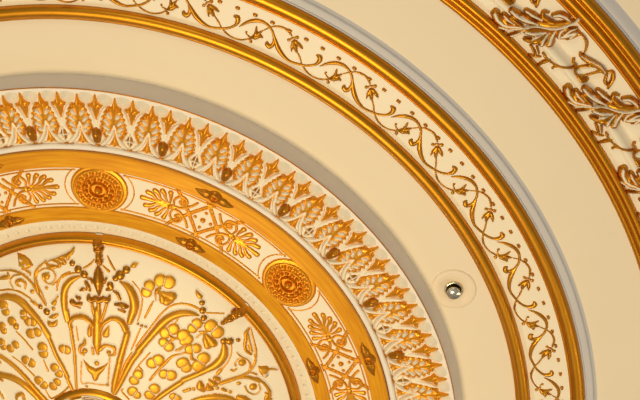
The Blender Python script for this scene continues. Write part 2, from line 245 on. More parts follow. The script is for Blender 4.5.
[["s",[[-0.2202,-0.3844,0.0018],[-0.1911,-0.3894,0.0025],[-0.1623,-0.3854,0.0033],[-0.1402,-0.3706,0.0033],[-0.1249,-0.3521,0.0029]],0.006,1],["s",[[-0.185,-0.3485,0.0018],[-0.1928,-0.3633,0.0022],[-0.1847,-0.3774,0.0025],[-0.1671,-0.3836,0.0022]],0.005,1],["s",[[-0.1547,-0.3527,0.0025],[-0.1535,-0.3646,0.0033],[-0.1639,-0.3709,0.0044],[-0.1751,-0.3673,0.0044],[-0.1767,-0.3599,0.0033],[-0.1673,-0.356,0.0025]],0.006,1],["s",[[-0.1347,-0.3626,0.0029],[-0.1188,-0.3411,0.0033],[-0.1035,-0.3196,0.0025]],0.006,1]],
[["s",[[-0.1216,-0.3642,0.0018],[-0.1125,-0.3448,0.0022],[-0.1028,-0.3226,0.0018]],0.004,1],["s",[[-0.1375,-0.3476,0.0055]],0.003924418604651163,1],["s",[[-0.1015,-0.3601,0.0044]],0.0031395348837209304,1]],
[["s",[[0.3035,-0.1413,0.0051],[0.3334,-0.151,0.0055],[0.359,-0.161,0.0036],[0.3732,-0.1727,0.0029],[0.383,-0.1909,0.0025],[0.3809,-0.2102,0.0022]],0.008,1],["s",[[0.369,-0.1699,0.0022],[0.3709,-0.1858,0.0025],[0.3632,-0.1992,0.0022],[0.3478,-0.2032,0.0018],[0.3379,-0.1933,0.0018],[0.3379,-0.1853,0.0029]],0.005,1],["s",[[0.3529,-0.192,0.0094]],0.006802325581395349,1],["s",[[0.3407,-0.2169,0.0015],[0.3478,-0.2085,0.0022],[0.3534,-0.2049,0.0018]],0.004,1],["s",[[0.3279,-0.1736,0.0029],[0.3335,-0.1719,0.0033],[0.3392,-0.1761,0.0025]],0.004,1]],
[["s",[[0.3049,-0.1435,0.0044],[0.3363,-0.1521,0.0047],[0.3647,-0.1533,0.0047],[0.3929,-0.1395,0.0044]],0.007,1],["s",[[0.3704,-0.1519,0.0022],[0.3873,-0.1467,0.0036],[0.4042,-0.1298,0.0036],[0.4149,-0.1083,0.0044],[0.4154,-0.0911,0.0029]],0.006,1],["s",[[0.3776,-0.1262,0.0094]],0.006802325581395349,1],["s",[[0.3588,-0.1294,0.0025],[0.3658,-0.1136,0.0022],[0.3814,-0.1055,0.0022],[0.3929,-0.1161,0.0018],[0.3901,-0.1332,0.0018]],0.005,1],["s",[[0.3447,-0.1376,0.0055]],0.003924418604651163,1],["s",[[0.3647,-0.1612,0.0018],[0.3732,-0.1636,0.0022],[0.3845,-0.1578,0.0029]],0.004,1]]],"c:wing_leaf":[[["s",[[-0.1047,-0.4215,0.0022],[-0.0984,-0.4138,0.0047],[-0.0891,-0.41,0.0058],[-0.08,-0.4121,0.0044]],0.007,1],["s",[[-0.0847,-0.425,0.0029],[-0.074,-0.4233,0.0047],[-0.0693,-0.4154,0.0047],[-0.0769,-0.4118,0.0029]],0.007,1],["s",[[-0.0726,-0.4304,0.0029],[-0.0619,-0.4286,0.0051],[-0.0573,-0.4221,0.0044],[-0.0663,-0.4184,0.0029]],0.007,1],["s",[[-0.0605,-0.4357,0.0029],[-0.05,-0.438,0.0055],[-0.0499,-0.431,0.0036]],0.007,1],["s",[[-0.05,-0.4394,0.0044],[-0.0411,-0.447,0.0051],[-0.0363,-0.4563,0.0029]],0.007,1],["s",[[-0.097,-0.4223,0.0018],[-0.0696,-0.4334,0.0025],[-0.0426,-0.4483,0.0022]],0.005,1]],
[["s",[[-0.2204,-0.3662,0.0036],[-0.2073,-0.3711,0.0058],[-0.1976,-0.3741,0.0044],[-0.1992,-0.3819,0.0033]],0.006,1]],
[["s",[[0.3673,-0.2745,0.0029],[0.3607,-0.2646,0.0047],[0.3614,-0.2523,0.0047],[0.3593,-0.2371,0.0044],[0.3617,-0.2214,0.004],[0.3724,-0.2116,0.0036]],0.007,1],["s",[[0.3672,-0.2333,0.0029],[0.3707,-0.2221,0.0029]],0.005,1],["s",[[0.3646,-0.2673,0.0022],[0.37,-0.2393,0.0022],[0.3758,-0.217,0.0022]],0.005,1]],
[["s",[[0.4056,-0.106,0.0029],[0.4112,-0.1002,0.0058],[0.4069,-0.0904,0.0051],[0.4183,-0.0872,0.0033]],0.007,1]],
[["s",[[-0.1922,-0.0634,0.0022],[-0.1891,-0.078,0.0051],[-0.175,-0.0863,0.0051],[-0.1713,-0.073,0.0044]],0.008,1]],
[["s",[[-0.2334,-0.1138,0.0029],[-0.2268,-0.1119,0.0044]],0.007,1]],
[["s",[[-0.237,-0.0768,0.0033],[-0.2283,-0.0613,0.0036]],0.006,1]]],"c:flower_bud":[[["p",[[-0.1754,-0.4309,0.0],[-0.1578,-0.4283,0.0],[-0.1441,-0.4212,0.0],[-0.1347,-0.4082,0.0],[-0.145,-0.4007,0.0],[-0.1576,-0.394,0.0],[-0.1693,-0.3975,0.0],[-0.1725,-0.4119,0.0]],0.008,1],["s",[[-0.1649,-0.4186,0.0047]],0.011,0],["s",[[-0.1655,-0.4029,0.0047]],0.011,0],["s",[[-0.1529,-0.4082,0.0044]],0.011,0],["s",[[-0.1544,-0.3958,0.0029],[-0.1434,-0.3908,0.0036],[-0.1418,-0.3842,0.0018]],0.006,1]],
[["p",[[0.3886,-0.1782,0.0],[0.4084,-0.1771,0.0],[0.4169,-0.1687,0.0],[0.4104,-0.1605,0.0],[0.4121,-0.1505,0.0],[0.4056,-0.1463,0.0],[0.398,-0.1521,0.0],[0.3915,-0.1636,0.0]],0.008,1],["s",[[0.4056,-0.1562,0.0051]],0.011,0],["s",[[0.4155,-0.1682,0.0029],[0.4239,-0.1677,0.0029],[0.4309,-0.1644,0.0018]],0.005,1]]],"c:husk_garland":[[["s",[[-0.0944,-0.2928,0.0029],[-0.0851,-0.296,0.0058],[-0.0752,-0.3018,0.0033]],0.006,1],["s",[[-0.0977,-0.282,0.0029],[-0.0932,-0.2771,0.0073],[-0.0823,-0.2784,0.0065],[-0.0775,-0.2859,0.0029]],0.007,1],["s",[[-0.0849,-0.3139,0.0055]],0.003924418604651163,1],["s",[[-0.0864,-0.326,0.0044],[-0.0811,-0.3304,0.0051],[-0.0818,-0.3236,0.0029]],0.005,1],["s",[[-0.078,-0.3365,0.0029],[-0.0739,-0.3434,0.0025]],0.005,1]],
[["s",[[0.2567,-0.1467,0.0051],[0.2579,-0.135,0.0102],[0.2649,-0.1247,0.0051]],0.009,1],["s",[[0.2751,-0.1407,0.0029],[0.277,-0.1307,0.008],[0.2854,-0.1268,0.0036]],0.009,1],["s",[[0.2781,-0.1519,0.0029],[0.2879,-0.1414,0.008],[0.295,-0.1393,0.0044]],0.009,1],["s",[[0.2923,-0.1552,0.0065],[0.2993,-0.1521,0.0058]],0.008,1],["s",[[0.2957,-0.1287,0.0051]],0.0036627906976744186,1],["s",[[0.3076,-0.1258,0.0044],[0.3155,-0.1211,0.004]],0.006,1],["s",[[0.3245,-0.116,0.0051]],0.0036627906976744186,1],["s",[[0.2421,-0.1297,0.0051]],0.0036627906976744186,1],["s",[[0.2205,-0.1249,0.0044],[0.2334,-0.1294,0.0044]],0.005,1]]],"c:clover_leaf":[[["f",[[0.1664,-0.394,0.015]],0.0045,1],["f",[[0.1861,-0.3896,0.0158]],0.0045,1],["g",[[0.1736,-0.3798,0.001],[0.1775,-0.3991,0.0007]],0.0012,0]],
[["f",[[0.1417,-0.3817,0.0135]],0.0045,1],["f",[[0.1356,-0.3675,0.0135]],0.0045,1],["g",[[0.1282,-0.3791,0.001],[0.1449,-0.372,0.0007]],0.0012,0]],
[["s",[[0.163,-0.3686,0.0026],[0.1717,-0.3571,0.0078],[0.1732,-0.3484,0.0085]],0.009,1],["s",[[0.1658,-0.3686,0.0026],[0.1801,-0.3629,0.0059],[0.1944,-0.3577,0.0104]],0.009,1]],
[["s",[[0.1717,-0.3513,0.0059],[0.1817,-0.347,0.0111],[0.1917,-0.3486,0.0065]],0.009,1]],
[["f",[[0.1792,-0.2718,0.0143]],0.0045,1],["f",[[0.1977,-0.2806,0.0143]],0.0045,1],["g",[[0.1935,-0.2647,0.001],[0.1854,-0.283,0.0007]],0.0012,0]],
[["f",[[0.2204,-0.2647,0.0158]],0.0045,1],["f",[[0.2211,-0.2506,0.0105]],0.0045,1],["g",[[0.212,-0.256,0.001],[0.226,-0.2564,0.0007]],0.0012,0]],
[["f",[[0.1747,-0.2496,0.012]],0.0045,1],["f",[[0.1871,-0.2385,0.0128]],0.0045,1],["g",[[0.1742,-0.2359,0.001],[0.1846,-0.249,0.0007]],0.0012,0]],
[["f",[[0.2507,-0.2929,0.0135]],0.0045,1],["f",[[0.2411,-0.2823,0.0128]],0.0045,1],["g",[[0.238,-0.2953,0.001],[0.2504,-0.2827,0.0007]],0.0012,0]],
[["f",[[0.2824,-0.2865,0.0158]],0.0045,1],["f",[[0.2971,-0.2703,0.0158]],0.0045,1],["g",[[0.2805,-0.2688,0.001],[0.2952,-0.284,0.0007]],0.0012,0]],
[["s",[[0.2672,-0.267,0.0026],[0.2714,-0.2531,0.0085],[0.2757,-0.2391,0.0091]],0.01,1],["s",[[0.2714,-0.2669,0.0026],[0.2813,-0.2543,0.0072],[0.289,-0.2432,0.0091]],0.01,1]],
[["f",[[0.2195,-0.2629,0.0135]],0.0045,1],["f",[[0.2299,-0.2552,0.0135]],0.0045,1],["g",[[0.2185,-0.2492,0.001],[0.2284,-0.265,0.0007]],0.0012,0]],
[["f",[[0.2353,-0.2312,0.0128]],0.0045,1],["f",[[0.249,-0.2325,0.0128]],0.0045,1],["g",[[0.2433,-0.2203,0.001],[0.2414,-0.2387,0.0007]],0.0012,0]],
[["f",[[0.2659,-0.2072,0.0158]],0.0045,1],["f",[[0.2546,-0.1891,0.0158]],0.0045,1],["g",[[0.2494,-0.2067,0.001],[0.2668,-0.1929,0.0007]],0.0012,0]],
[["f",[[0.2196,-0.1974,0.015]],0.0045,1],["f",[[0.2266,-0.1853,0.0135]],0.0045,1],["g",[[0.2137,-0.1842,0.001],[0.229,-0.1951,0.0007]],0.0012,0]],
[["f",[[0.1482,-0.1979,0.0143]],0.0045,1],["f",[[0.1624,-0.205,0.015]],0.0045,1],["g",[[0.1601,-0.1895,0.001],[0.1522,-0.2084,0.0007]],0.0012,0]],
[["f",[[0.1749,-0.17,0.0128]],0.0045,1],["f",[[0.1911,-0.1663,0.0143]],0.0045,1],["g",[[0.1804,-0.1565,0.001],[0.1839,-0.1753,0.0007]],0.0012,0]],
[["f",[[0.1151,-0.1688,0.0128]],0.0045,1],["f",[[0.1054,-0.1534,0.0128]],0.0045,1],["g",[[0.1013,-0.1676,0.001],[0.1156,-0.1573,0.0007]],0.0012,0]],
[["f",[[0.1011,-0.1247,0.0135]],0.0045,1],["f",[[0.1108,-0.1155,0.0105]],0.0045,1],["g",[[0.1005,-0.1115,0.001],[0.1102,-0.1244,0.0007]],0.0012,0]],
[["f",[[0.152,-0.1322,0.0143]],0.0045,1],["f",[[0.1407,-0.1162,0.0135]],0.0045,1],["g",[[0.1373,-0.132,0.001],[0.1515,-0.1192,0.0007]],0.0012,0]],
[["f",[[0.2168,-0.1969,0.0143]],0.0045,1],["f",[[0.2265,-0.1857,0.0128]],0.0045,1],["g",[[0.2142,-0.1827,0.001],[0.2265,-0.196,0.0007]],0.0012,0]],
[["f",[[0.1951,-0.1114,0.0098]],0.0045,1],["f",[[0.2035,-0.1051,0.0105]],0.0045,1],["g",[[0.1947,-0.1003,0.001],[0.2018,-0.1132,0.0007]],0.0012,0]],
[["f",[[-0.161,-0.2923,0.0098]],0.0045,1],["f",[[-0.1601,-0.2854,0.0098]],0.0045,1],["g",[[-0.1697,-0.2863,0.001],[-0.155,-0.2903,0.0007]],0.0012,0]],
[["f",[[-0.149,-0.275,0.0113]],0.0045,1],["f",[[-0.1382,-0.2758,0.0113]],0.0045,1],["g",[[-0.1446,-0.2654,0.001],[-0.143,-0.2814,0.0007]],0.0012,0]],
[["f",[[-0.1912,-0.2687,0.012]],0.0045,1],["f",[[-0.1811,-0.2582,0.0083]],0.0045,1],["g",[[-0.1916,-0.2568,0.001],[-0.1814,-0.2659,0.0007]],0.0012,0]],
[["f",[[-0.2122,-0.3043,0.0128]],0.0045,1],["f",[[-0.2076,-0.2898,0.0113]],0.0045,1],["g",[[-0.2203,-0.2918,0.001],[-0.2035,-0.2994,0.0007]],0.0012,0]],
[["f",[[-0.2176,-0.2532,0.0098]],0.0045,1],["f",[[-0.2144,-0.2425,0.0098]],0.0045,1],["g",[[-0.2253,-0.2436,0.001],[-0.2104,-0.2504,0.0007]],0.0012,0]],
[["f",[[-0.1436,-0.2466,0.0128]],0.0045,1],["f",[[-0.1278,-0.2523,0.012]],0.0045,1],["g",[[-0.1334,-0.2392,0.001],[-0.1366,-0.2558,0.0007]],0.0012,0]],
[["f",[[-0.115,-0.2165,0.0135]],0.0045,1],["f",[[-0.1133,-0.2023,0.0128]],0.0045,1],["g",[[-0.1261,-0.2056,0.001],[-0.107,-0.2113,0.0007]],0.0012,0]],
[["f",[[-0.1987,-0.1998,0.0105]],0.0045,1],["f",[[-0.1847,-0.2121,0.0105]],0.0045,1],["g",[[-0.186,-0.1991,0.001],[-0.1951,-0.2101,0.0007]],0.0012,0]],
[["f",[[-0.2215,-0.2109,0.0113]],0.0045,1],["f",[[-0.2178,-0.2018,0.0098]],0.0045,1],["g",[[-0.2287,-0.2008,0.001],[-0.214,-0.2092,0.0007]],0.0012,0]],
[["f",[[-0.1596,-0.177,0.012]],0.0045,1],["f",[[-0.1456,-0.1726,0.012]],0.0045,1],["g",[[-0.1583,-0.1637,0.001],[-0.1492,-0.1814,0.0007]],0.0012,0]],
[["f",[[-0.0641,-0.2196,0.0113]],0.0045,1],["f",[[-0.0547,-0.2186,0.0113]],0.0045,1],["g",[[-0.0619,-0.2089,0.001],[-0.0579,-0.2251,0.0007]],0.0012,0]],
[["f",[[-0.0857,-0.1699,0.012]],0.0045,1],["f",[[-0.0763,-0.1563,0.0113]],0.0045,1],["g",[[-0.0897,-0.1554,0.001],[-0.0756,-0.1673,0.0007]],0.0012,0]],
[["f",[[-0.1283,-0.1294,0.0128]],0.0045,1],["f",[[-0.1172,-0.1201,0.012]],0.0045,1],["g",[[-0.1309,-0.1144,0.001],[-0.1176,-0.1306,0.0007]],0.0012,0]],
[["f",[[-0.0926,-0.1209,0.0113]],0.0045,1],["f",[[-0.0817,-0.1332,0.0105]],0.0045,1],["g",[[-0.0804,-0.1211,0.001],[-0.0908,-0.131,0.0007]],0.0012,0]],
[["s",[[-0.221,-0.2474,0.0052],[-0.2146,-0.2424,0.0059]],0.007,1]],
[["s",[[-0.1811,-0.2591,0.0085]],0.008,1]],
[["s",[[-0.2264,-0.1572,0.002],[-0.2296,-0.1598,0.0033]],0.007,1]]],"c:clover_stem":[[["s",[[0.2643,-0.2717,0.0051],[0.2573,-0.2734,0.0029]],0.005,1],["s",[[0.2643,-0.2717,0.0051],[0.2757,-0.2744,0.0029]],0.005,1],["s",[[0.2629,-0.2702,0.0022],[0.2488,-0.2584,0.0015]],0.004,1]],
[["s",[[0.1835,-0.2688,0.0029],[0.1977,-0.2587,0.004],[0.2091,-0.2594,0.0029]],0.006,1],["s",[[0.1977,-0.2581,0.0036],[0.1878,-0.2492,0.0036]],0.006,1],["s",[[0.2346,-0.2497,0.0018],[0.2119,-0.232,0.0036],[0.2034,-0.2292,0.0029]],0.004,1]],
[["s",[[0.2388,-0.208,0.0044],[0.2374,-0.222,0.0025]],0.006,1],["s",[[0.2388,-0.208,0.0044],[0.2473,-0.203,0.0029]],0.006,1],["s",[[0.2388,-0.2189,0.0022],[0.2233,-0.2225,0.0022],[0.2119,-0.2198,0.0022]],0.004,1]],
[["s",[[0.1601,-0.37,0.0065],[0.1657,-0.377,0.0036]],0.007,1],["s",[[0.1559,-0.3642,0.0029],[0.1575,-0.3482,0.0015]],0.005,1]]],"v:vine_scroll":[[["s",[[-0.1162,1.0686,0.0013],[-0.10833,1.0801,0.003],[-0.09736,1.0908,0.0043],[-0.08425,1.0973,0.004],[-0.07007,1.0972,0.003],[-0.05731,1.0902,0.0027],[-0.04929,1.0811,0.0027],[-0.04422,1.0694,0.003],[-0.04405,1.0589,0.0043],[-0.04815,1.0546,0.0057],[-0.05412,1.0568,0.0047],[-0.05485,1.0608,0.0027]],0.006,1],["s",[[-0.05269,1.0867,0.0013],[-0.04374,1.0744,0.0035],[-0.03099,1.0593,0.0056],[-0.01546,1.0493,0.0045],[0.00156,1.0448,0.0032],[0.01916,1.0487,0.0027],[0.03499,1.055,0.0027],[0.04712,1.0659,0.0029],[0.05097,1.0772,0.0048],[0.04829,1.0857,0.0056],[0.04245,1.0863,0.0032]],0.006,1],["s",[[0.02436,1.052,0.0013],[0.03723,1.0438,0.0024],[0.05297,1.0388,0.0024],[0.06923,1.0423,0.0021],[0.08156,1.0503,0.0019]],0.004,1],["s",[[-0.07065,1.0813,0.0013],[-0.06013,1.0948,0.0017],[-0.04801,1.103,0.0023],[-0.03338,1.105,0.0027],[-0.01872,1.0982,0.002]],0.004,1],["s",[[0.00584,1.071,0.0016],[0.01567,1.0621,0.0019],[0.02436,1.052,0.0016]],0.004,1]]],"v:vine_flower":[[["s",[[0.08555,1.0551,0.0021],[0.09323,1.0612,0.006],[0.10129,1.0669,0.0039],[0.10663,1.0659,0.0013]],0.008,1],["s",[[0.08796,1.0598,0.0026],[0.09162,1.0679,0.0039],[0.08779,1.0821,0.0017]],0.007,1],["s",[[0.09401,1.0653,0.0034],[0.09783,1.0732,0.0034],[0.10142,1.0798,0.0013]],0.006,1],["s",[[0.0734,1.0626,0.003]],0.004,1],["s",[[0.08809,1.0473,0.0039]],0.004,1],["s",[[0.0746,1.0592,0.0013],[0.08394,1.0544,0.0026],[0.08599,1.0471,0.0017]],0.004,1]],
[["s",[[-0.00962,1.0901,0.0033],[-0.0049,1.0816,0.0057],[0.00302,1.0722,0.0033]],0.008,1],["s",[[-0.01107,1.087,0.0027],[-0.00841,1.0766,0.0033],[-0.00531,1.0666,0.0013]],0.007,1],["s",[[-0.00644,1.0911,0.0027],[0.0033,1.0872,0.004],[0.0109,1.0839,0.0017]],0.007,1],["s",[[-0.01976,1.0865,0.0037]],0.004,1],["s",[[-0.00785,1.0997,0.0043]],0.004,1],["s",[[-0.01805,1.0862,0.0017],[-0.01476,1.0945,0.0023],[-0.00723,1.0988,0.0017]],0.004,1]]],"o:acanthus_leaf":[[["s",[[-0.03771,1.3798,0.0096],[-0.02689,1.3735,0.0096],[-0.01336,1.3766,0.0074],[0.00357,1.3979,0.0035]],0.012,1],["s",[[-0.03771,1.3798,0.0048],[-0.02689,1.3735,0.0048],[-0.01336,1.3766,0.0037],[0.00357,1.3979,0.0017]],0.015,0],["s",[[-0.02719,1.3906,0.0052],[-0.01909,1.3894,0.0061],[-0.00722,1.3916,0.0035]],0.012,1],["s",[[-0.02719,1.3906,0.0026],[-0.01909,1.3894,0.0031],[-0.00722,1.3916,0.0017]],0.015,0],["s",[[-0.01816,1.3646,0.0052],[-0.0071,1.3753,0.0057],[0.00369,1.3949,0.0035]],0.012,1],["s",[[-0.01816,1.3646,0.0026],[-0.0071,1.3753,0.0028],[0.00369,1.3949,0.0017]],0.015,0],["s",[[0.00311,1.3684,0.0052],[0.00661,1.3835,0.0052],[0.00963,1.4043,0.0026]],0.012,1],["s",[[0.00311,1.3684,0.0026],[0.00661,1.3835,0.0026],[0.00963,1.4043,0.0013]],0.015,0],["s",[[-0.02482,1.407,0.0061],[-0.0134,1.4085,0.0087],[0.00078,1.4127,0.007],[0.01576,1.42,0.0035]],0.012,1],["s",[[-0.02482,1.407,0.0031],[-0.0134,1.4085,0.0044],[0.00078,1.4127,0.0035],[0.01576,1.42,0.0017]],0.015,0],["s",[[-0.00832,1.4246,0.0052],[0.00252,1.4278,0.0074],[0.0168,1.4338,0.0044]],0.012,1],["s",[[-0.00832,1.4246,0.0026],[0.00252,1.4278,0.0037],[0.0168,1.4338,0.0022]],0.015,0],["s",[[-0.00803,1.4135,0.0044],[0.00362,1.4161,0.0052],[0.01903,1.4231,0.0035]],0.012,1],["s",[[-0.00803,1.4135,0.0022],[0.00362,1.4161,0.0026],[0.01903,1.4231,0.0017]],0.015,0],["s",[[0.02252,1.4562,0.0052],[0.02812,1.4671,0.0074],[0.03739,1.4719,0.007],[0.04406,1.4719,0.0035]],0.012,1],["s",[[0.02252,1.4562,0.0026],[0.02812,1.4671,0.0037],[0.03739,1.4719,0.0035],[0.04406,1.4719,0.0017]],0.015,0],["s",[[0.01246,1.3959,0.0061],[0.02086,1.406,0.0083],[0.03384,1.4218,0.0052]],0.012,1],["s",[[0.01246,1.3959,0.0031],[0.02086,1.406,0.0041],[0.03384,1.4218,0.0026]],0.015,0],["s",[[0.04073,1.4021,0.007],[0.03802,1.4119,0.0078],[0.03794,1.427,0.0035]],0.012,1],["s",[[0.04073,1.4021,0.0035],[0.03802,1.4119,0.0039],[0.03794,1.427,0.0017]],0.015,0],["s",[[0.04826,1.4145,0.0096],[0.04438,1.4245,0.0078],[0.04055,1.4406,0.0035]],0.012,1],["s",[[0.04826,1.4145,0.0048],[0.04438,1.4245,0.0039],[0.04055,1.4406,0.0017]],0.015,0],["s",[[0.05085,1.434,0.0052],[0.04665,1.444,0.0061],[0.04748,1.459,0.0035]],0.012,1],["s",[[0.05085,1.434,0.0026],[0.04665,1.444,0.0031],[0.04748,1.459,0.0017]],0.015,0],["s",[[0.05311,1.4458,0.0052],[0.05342,1.4598,0.0061],[0.05701,1.471,0.0035]],0.012,1],["s",[[0.05311,1.4458,0.0026],[0.05342,1.4598,0.0031],[0.05701,1.471,0.0017]],0.015,0],["s",[[0.06174,1.4502,0.0052],[0.06111,1.4648,0.0061]],0.012,1],["s",[[0.06174,1.4502,0.0026],[0.06111,1.4648,0.0031]],0.015,0],["s",[[0.01519,1.4527,0.0023],[0.00914,1.4471,0.0035],[0.01381,1.4399,0.0038],[0.02218,1.4421,0.0047],[0.03275,1.4487,0.0029]],0.013,1],["s",[[0.02036,1.3832,0.0047],[0.03074,1.3946,0.0076],[0.03478,1.4102,0.0058],[0.03656,1.4253,0.0023]],0.015,1],["s",[[0.02588,1.393,0.0009],[0.02784,1.4058,0.0023],[0.03246,1.4169,0.0012]],0.018,0],["s",[[-0.00089,1.3873,0.0012],[0.01313,1.4132,0.002],[0.02827,1.4295,0.0026],[0.03945,1.4458,0.0029],[0.04736,1.4733,0.0026],[0.04907,1.4888,0.002]],0.019,0],["s",[[0.01046,1.4158,0.0047],[0.02796,1.4355,0.0076],[0.04064,1.4563,0.0076],[0.048,1.4785,0.0052]],0.012,1],["s",[[-0.01833,1.3976,0.0029],[-0.00869,1.3974,0.0035],[0.00175,1.3996,0.0029]],0.012,1],["s",[[-0.02985,1.3818,0.0023],[-0.00229,1.3827,0.0047],[0.01121,1.4058,0.0041]],0.011,1]]],"o:leaf_stem":[[["s",[[0.05321,1.4378,0.0061],[0.05629,1.45,0.0105],[0.06175,1.4671,0.0061]],0.012,1],["s",[[0.05321,1.4378,0.0031],[0.05629,1.45,0.0052],[0.06175,1.4671,0.0031]],0.015,0],["s",[[0.06137,1.4424,0.0023],[0.06434,1.4562,0.0032],[0.0667,1.4691,0.0026]],0.009,1],["s",[[0.06065,1.4669,0.0026],[0.07054,1.4708,0.0026],[0.08081,1.4682,0.0029],[0.08799,1.4601,0.0023],[0.09241,1.4503,0.0015]],0.009,1]]],"o:curling_leaf":[[["s",[[0.08818,1.4445,0.0023],[0.09504,1.4431,0.0058],[0.10735,1.4482,0.007],[0.12061,1.4554,0.0064],[0.13504,1.4587,0.0041]],0.012,1],["s",[[0.09303,1.4437,0.0009],[0.10511,1.4505,0.0015],[0.12012,1.4589,0.0012],[0.13175,1.459,0.0009]],0.015,0],["s",[[0.09045,1.4265,0.0029],[0.09328,1.4209,0.0023],[0.1004,1.4213,0.0023]],0.01,1],["s",[[0.10869,1.4128,0.0035],[0.10419,1.4152,0.0029],[0.10522,1.426,0.0026],[0.11021,1.439,0.0026],[0.11886,1.4512,0.002]],0.009,1],["s",[[0.10822,1.4165,0.0058],[0.11396,1.4291,0.0076],[0.12056,1.4465,0.0058]],0.006,0],["s",[[0.11271,1.4133,0.0041],[0.12149,1.415,0.0064],[0.12617,1.4196,0.0047]],0.012,1],["s",[[0.11712,1.4133,0.0023],[0.1209,1.431,0.0041],[0.12694,1.4519,0.0038],[0.13612,1.4576,0.0026]],0.01,1],["s",[[0.13328,1.4575,0.0023],[0.13732,1.4701,0.0035],[0.14577,1.4641,0.0047],[0.1512,1.4518,0.0041],[0.15499,1.4435,0.0023]],0.009,1],["s",[[0.13735,1.4564,0.0029],[0.14411,1.4468,0.0035],[0.15337,1.4468,0.0029]],0.009,1]]],"o:tendril":[[["s",[[0.10092,1.4188,0.0023],[0.09193,1.4057,0.0023],[0.0833,1.3949,0.0023],[0.07529,1.3896,0.0015],[0.06319,1.3874,0.0012]],0.006,1],["s",[[0.08509,1.396,0.0012],[0.08072,1.3883,0.0023],[0.08131,1.383,0.0023]],0.006,1],["s",[[0.06556,1.3671,0.0029],[0.06542,1.3784,0.0049],[0.06932,1.3893,0.002]],0.008,1],["s",[[0.05422,1.3898,0.0017],[0.06007,1.3878,0.0023]],0.006,1],["s",[[0.04503,1.3665,0.0029],[0.05066,1.3729,0.0038],[0.05635,1.3808,0.0017]],0.008,1],["s",[[0.03323,1.3823,0.0026],[0.04298,1.3787,0.0032],[0.05078,1.376,0.0017]],0.007,1],["s",[[0.04026,1.3902,0.0015],[0.05125,1.3819,0.0015]],0.006,1]]]}""")

# ---------------------------------------------------------------- the setting
S_ = 5.0
n = 40
prof = [(0.0, -0.004)]
cv = [(x, y, 0.0) for x in (-S_, S_) for y in (-S_, S_)]
ceil = link_mesh('ceiling', cv + [(x, y, 0.15) for x, y, _ in cv], [(0, 1, 3, 2), (4, 6, 7, 5), (0, 4, 5, 1), (2, 3, 7, 6), (0, 2, 6, 4), (1, 5, 7, 3)], M_CEIL)
ceil['kind'] = 'structure'
for p in ceil.data.polygons: p.use_smooth = False

# ---------------------------------------------------------------- central medallion
med = thing('ceiling_medallion', 'cream domed disc with gilded clovers, straps and scrolls, innermost of the ceiling rings', 'ceiling medallion')
dome = [(r, float(hbv(np.array(r)))) for r in np.linspace(0.10, 0.470, 40)]
lathe('dome_field', [(0.001, .110)] + dome, M_FIELD, med)
rim = lathe('gilt_rim', round_prof(.4655, .4715, .019, .019, .0025, 6) + round_prof(.473, .492, .019, .012, .016, 14), M_GILT, med)
lathe('hub_ring', [(.096, .106)] + round_prof(.100, .127, .108, .102, .013, 14), M_GILT, med)
lathe('hub_boss', smooth_prof([(.001, .142), (.03, .139), (.05, .125), (.07, .112), (.098, .106)]), M_GILT, med)
for k in range(8):
    a = math.radians(-86.4 + 45 * k)
    relief('cartouche', [('s', [(-.22, .112, .0022), (.22, .112, .0022)], .010, 0), ('s', [(-.27, .094, .0022), (.27, .094, .0022)], .010, 0), ('s', [(-.22, .112, .0022), (-.27, .094, .0022)], .010, 0), ('s', [(.22, .112, .0022), (.27, .094, .0022)], .010, 0)], M_REL, med, .113, math.degrees(a), .0012, base=.114)
for key, lst in DATA.items():
    if key.startswith('c:'):
        for prims in lst:
            hal = [('s', [(p[0], p[1], p[2] + .0038) for p in pts], .0014 if h > .004 else .0007, 0) for k, pts, h, c in prims if k in 'sf' and key != 'c:stem_line']
            relief(key[2:], hal + prims, M_BRONZE if key[2:] in ('beaded_pendant', 'fleur_finial', 'bead_string', 'leaf_collar') else M_REL, med, res=.0014)

# ---------------------------------------------------------------- plaster cavetto between rim and band
TH = [-86.4 + 45 * k for k in range(8)]
band = thing('rosette_band', 'wide gold painted ring with oval rosettes and cream palmette panels around the central disc', 'decorative band')
lathe('plain_cavetto', smooth_prof([(.490, .010), (.500, .0145), (.512, .021), (.522, .027), (.530, .030), (.534, .030)]), M_FIELD, band)
lathe('panel_field', [(.532, .0300), (.60, .0300), (.706, .0300)], M_FIELD, band)
lathe('inner_gold_band', [(.532, .028), (.533, .033), (.535, .0345), (.562, .0345), (.5645, .0355), (.567, .034), (.568, .029)], M_BAND, band)
lathe('outer_gold_band', [(.665, .029), (.666, .034), (.6685, .0355), (.671, .0345), (.703, .0345), (.7055, .033), (.706, .016)], M_BAND, band)
RR = .617
def ell(a, b, n=40): return [(a * math.cos(2 * math.pi * i / n), b * math.sin(2 * math.pi * i / n)) for i in range(n)]
def P_(pts): return [(x / RR, RR + y, r) for x, y, r in pts]
def ring(a, b, r, n=36): e = ell(a, b, n); return P_([(x, y, r) for x, y in e + e[:1]])
def rosette(rot):
    pl = relief('rosette', [('p', P_([(x, y, 0) for x, y in ell(.066, .059)]), .0045, 1), ('s', ring(.0545, .0470, .0030), .0085, 1)]
        + [('s', P_([(x, y, .0062)]), .0120, 1) for x, y in ell(.0465, .0400, 20)] + [('s', ring(.0375, .0320, .0022), .0120, 1)], M_RELB, band, RR, rot, .0013)
    pe = relief('petal_ring', [('s', P_([(x, y, .0062)]), .0150, 1) for x, y in ell(.0300, .0255, 13)] + [('s', ring(.0195, .0162, .0030), .0165, 1)], M_RELB, band, RR, rot, .0012)
    bo = relief('centre_boss', [('s', P_([(0, 0, .0098)]), .0210, 1)], M_RELB, band, RR, rot, .0011)
    return pl, pe, bo
def nest(objs):
    pl = objs[0]
    for o in objs[1:]:
        o.parent = pl; o.rotation_euler = (0, 0, 0)
R0 = rosette(TH[0]); nest(R0)
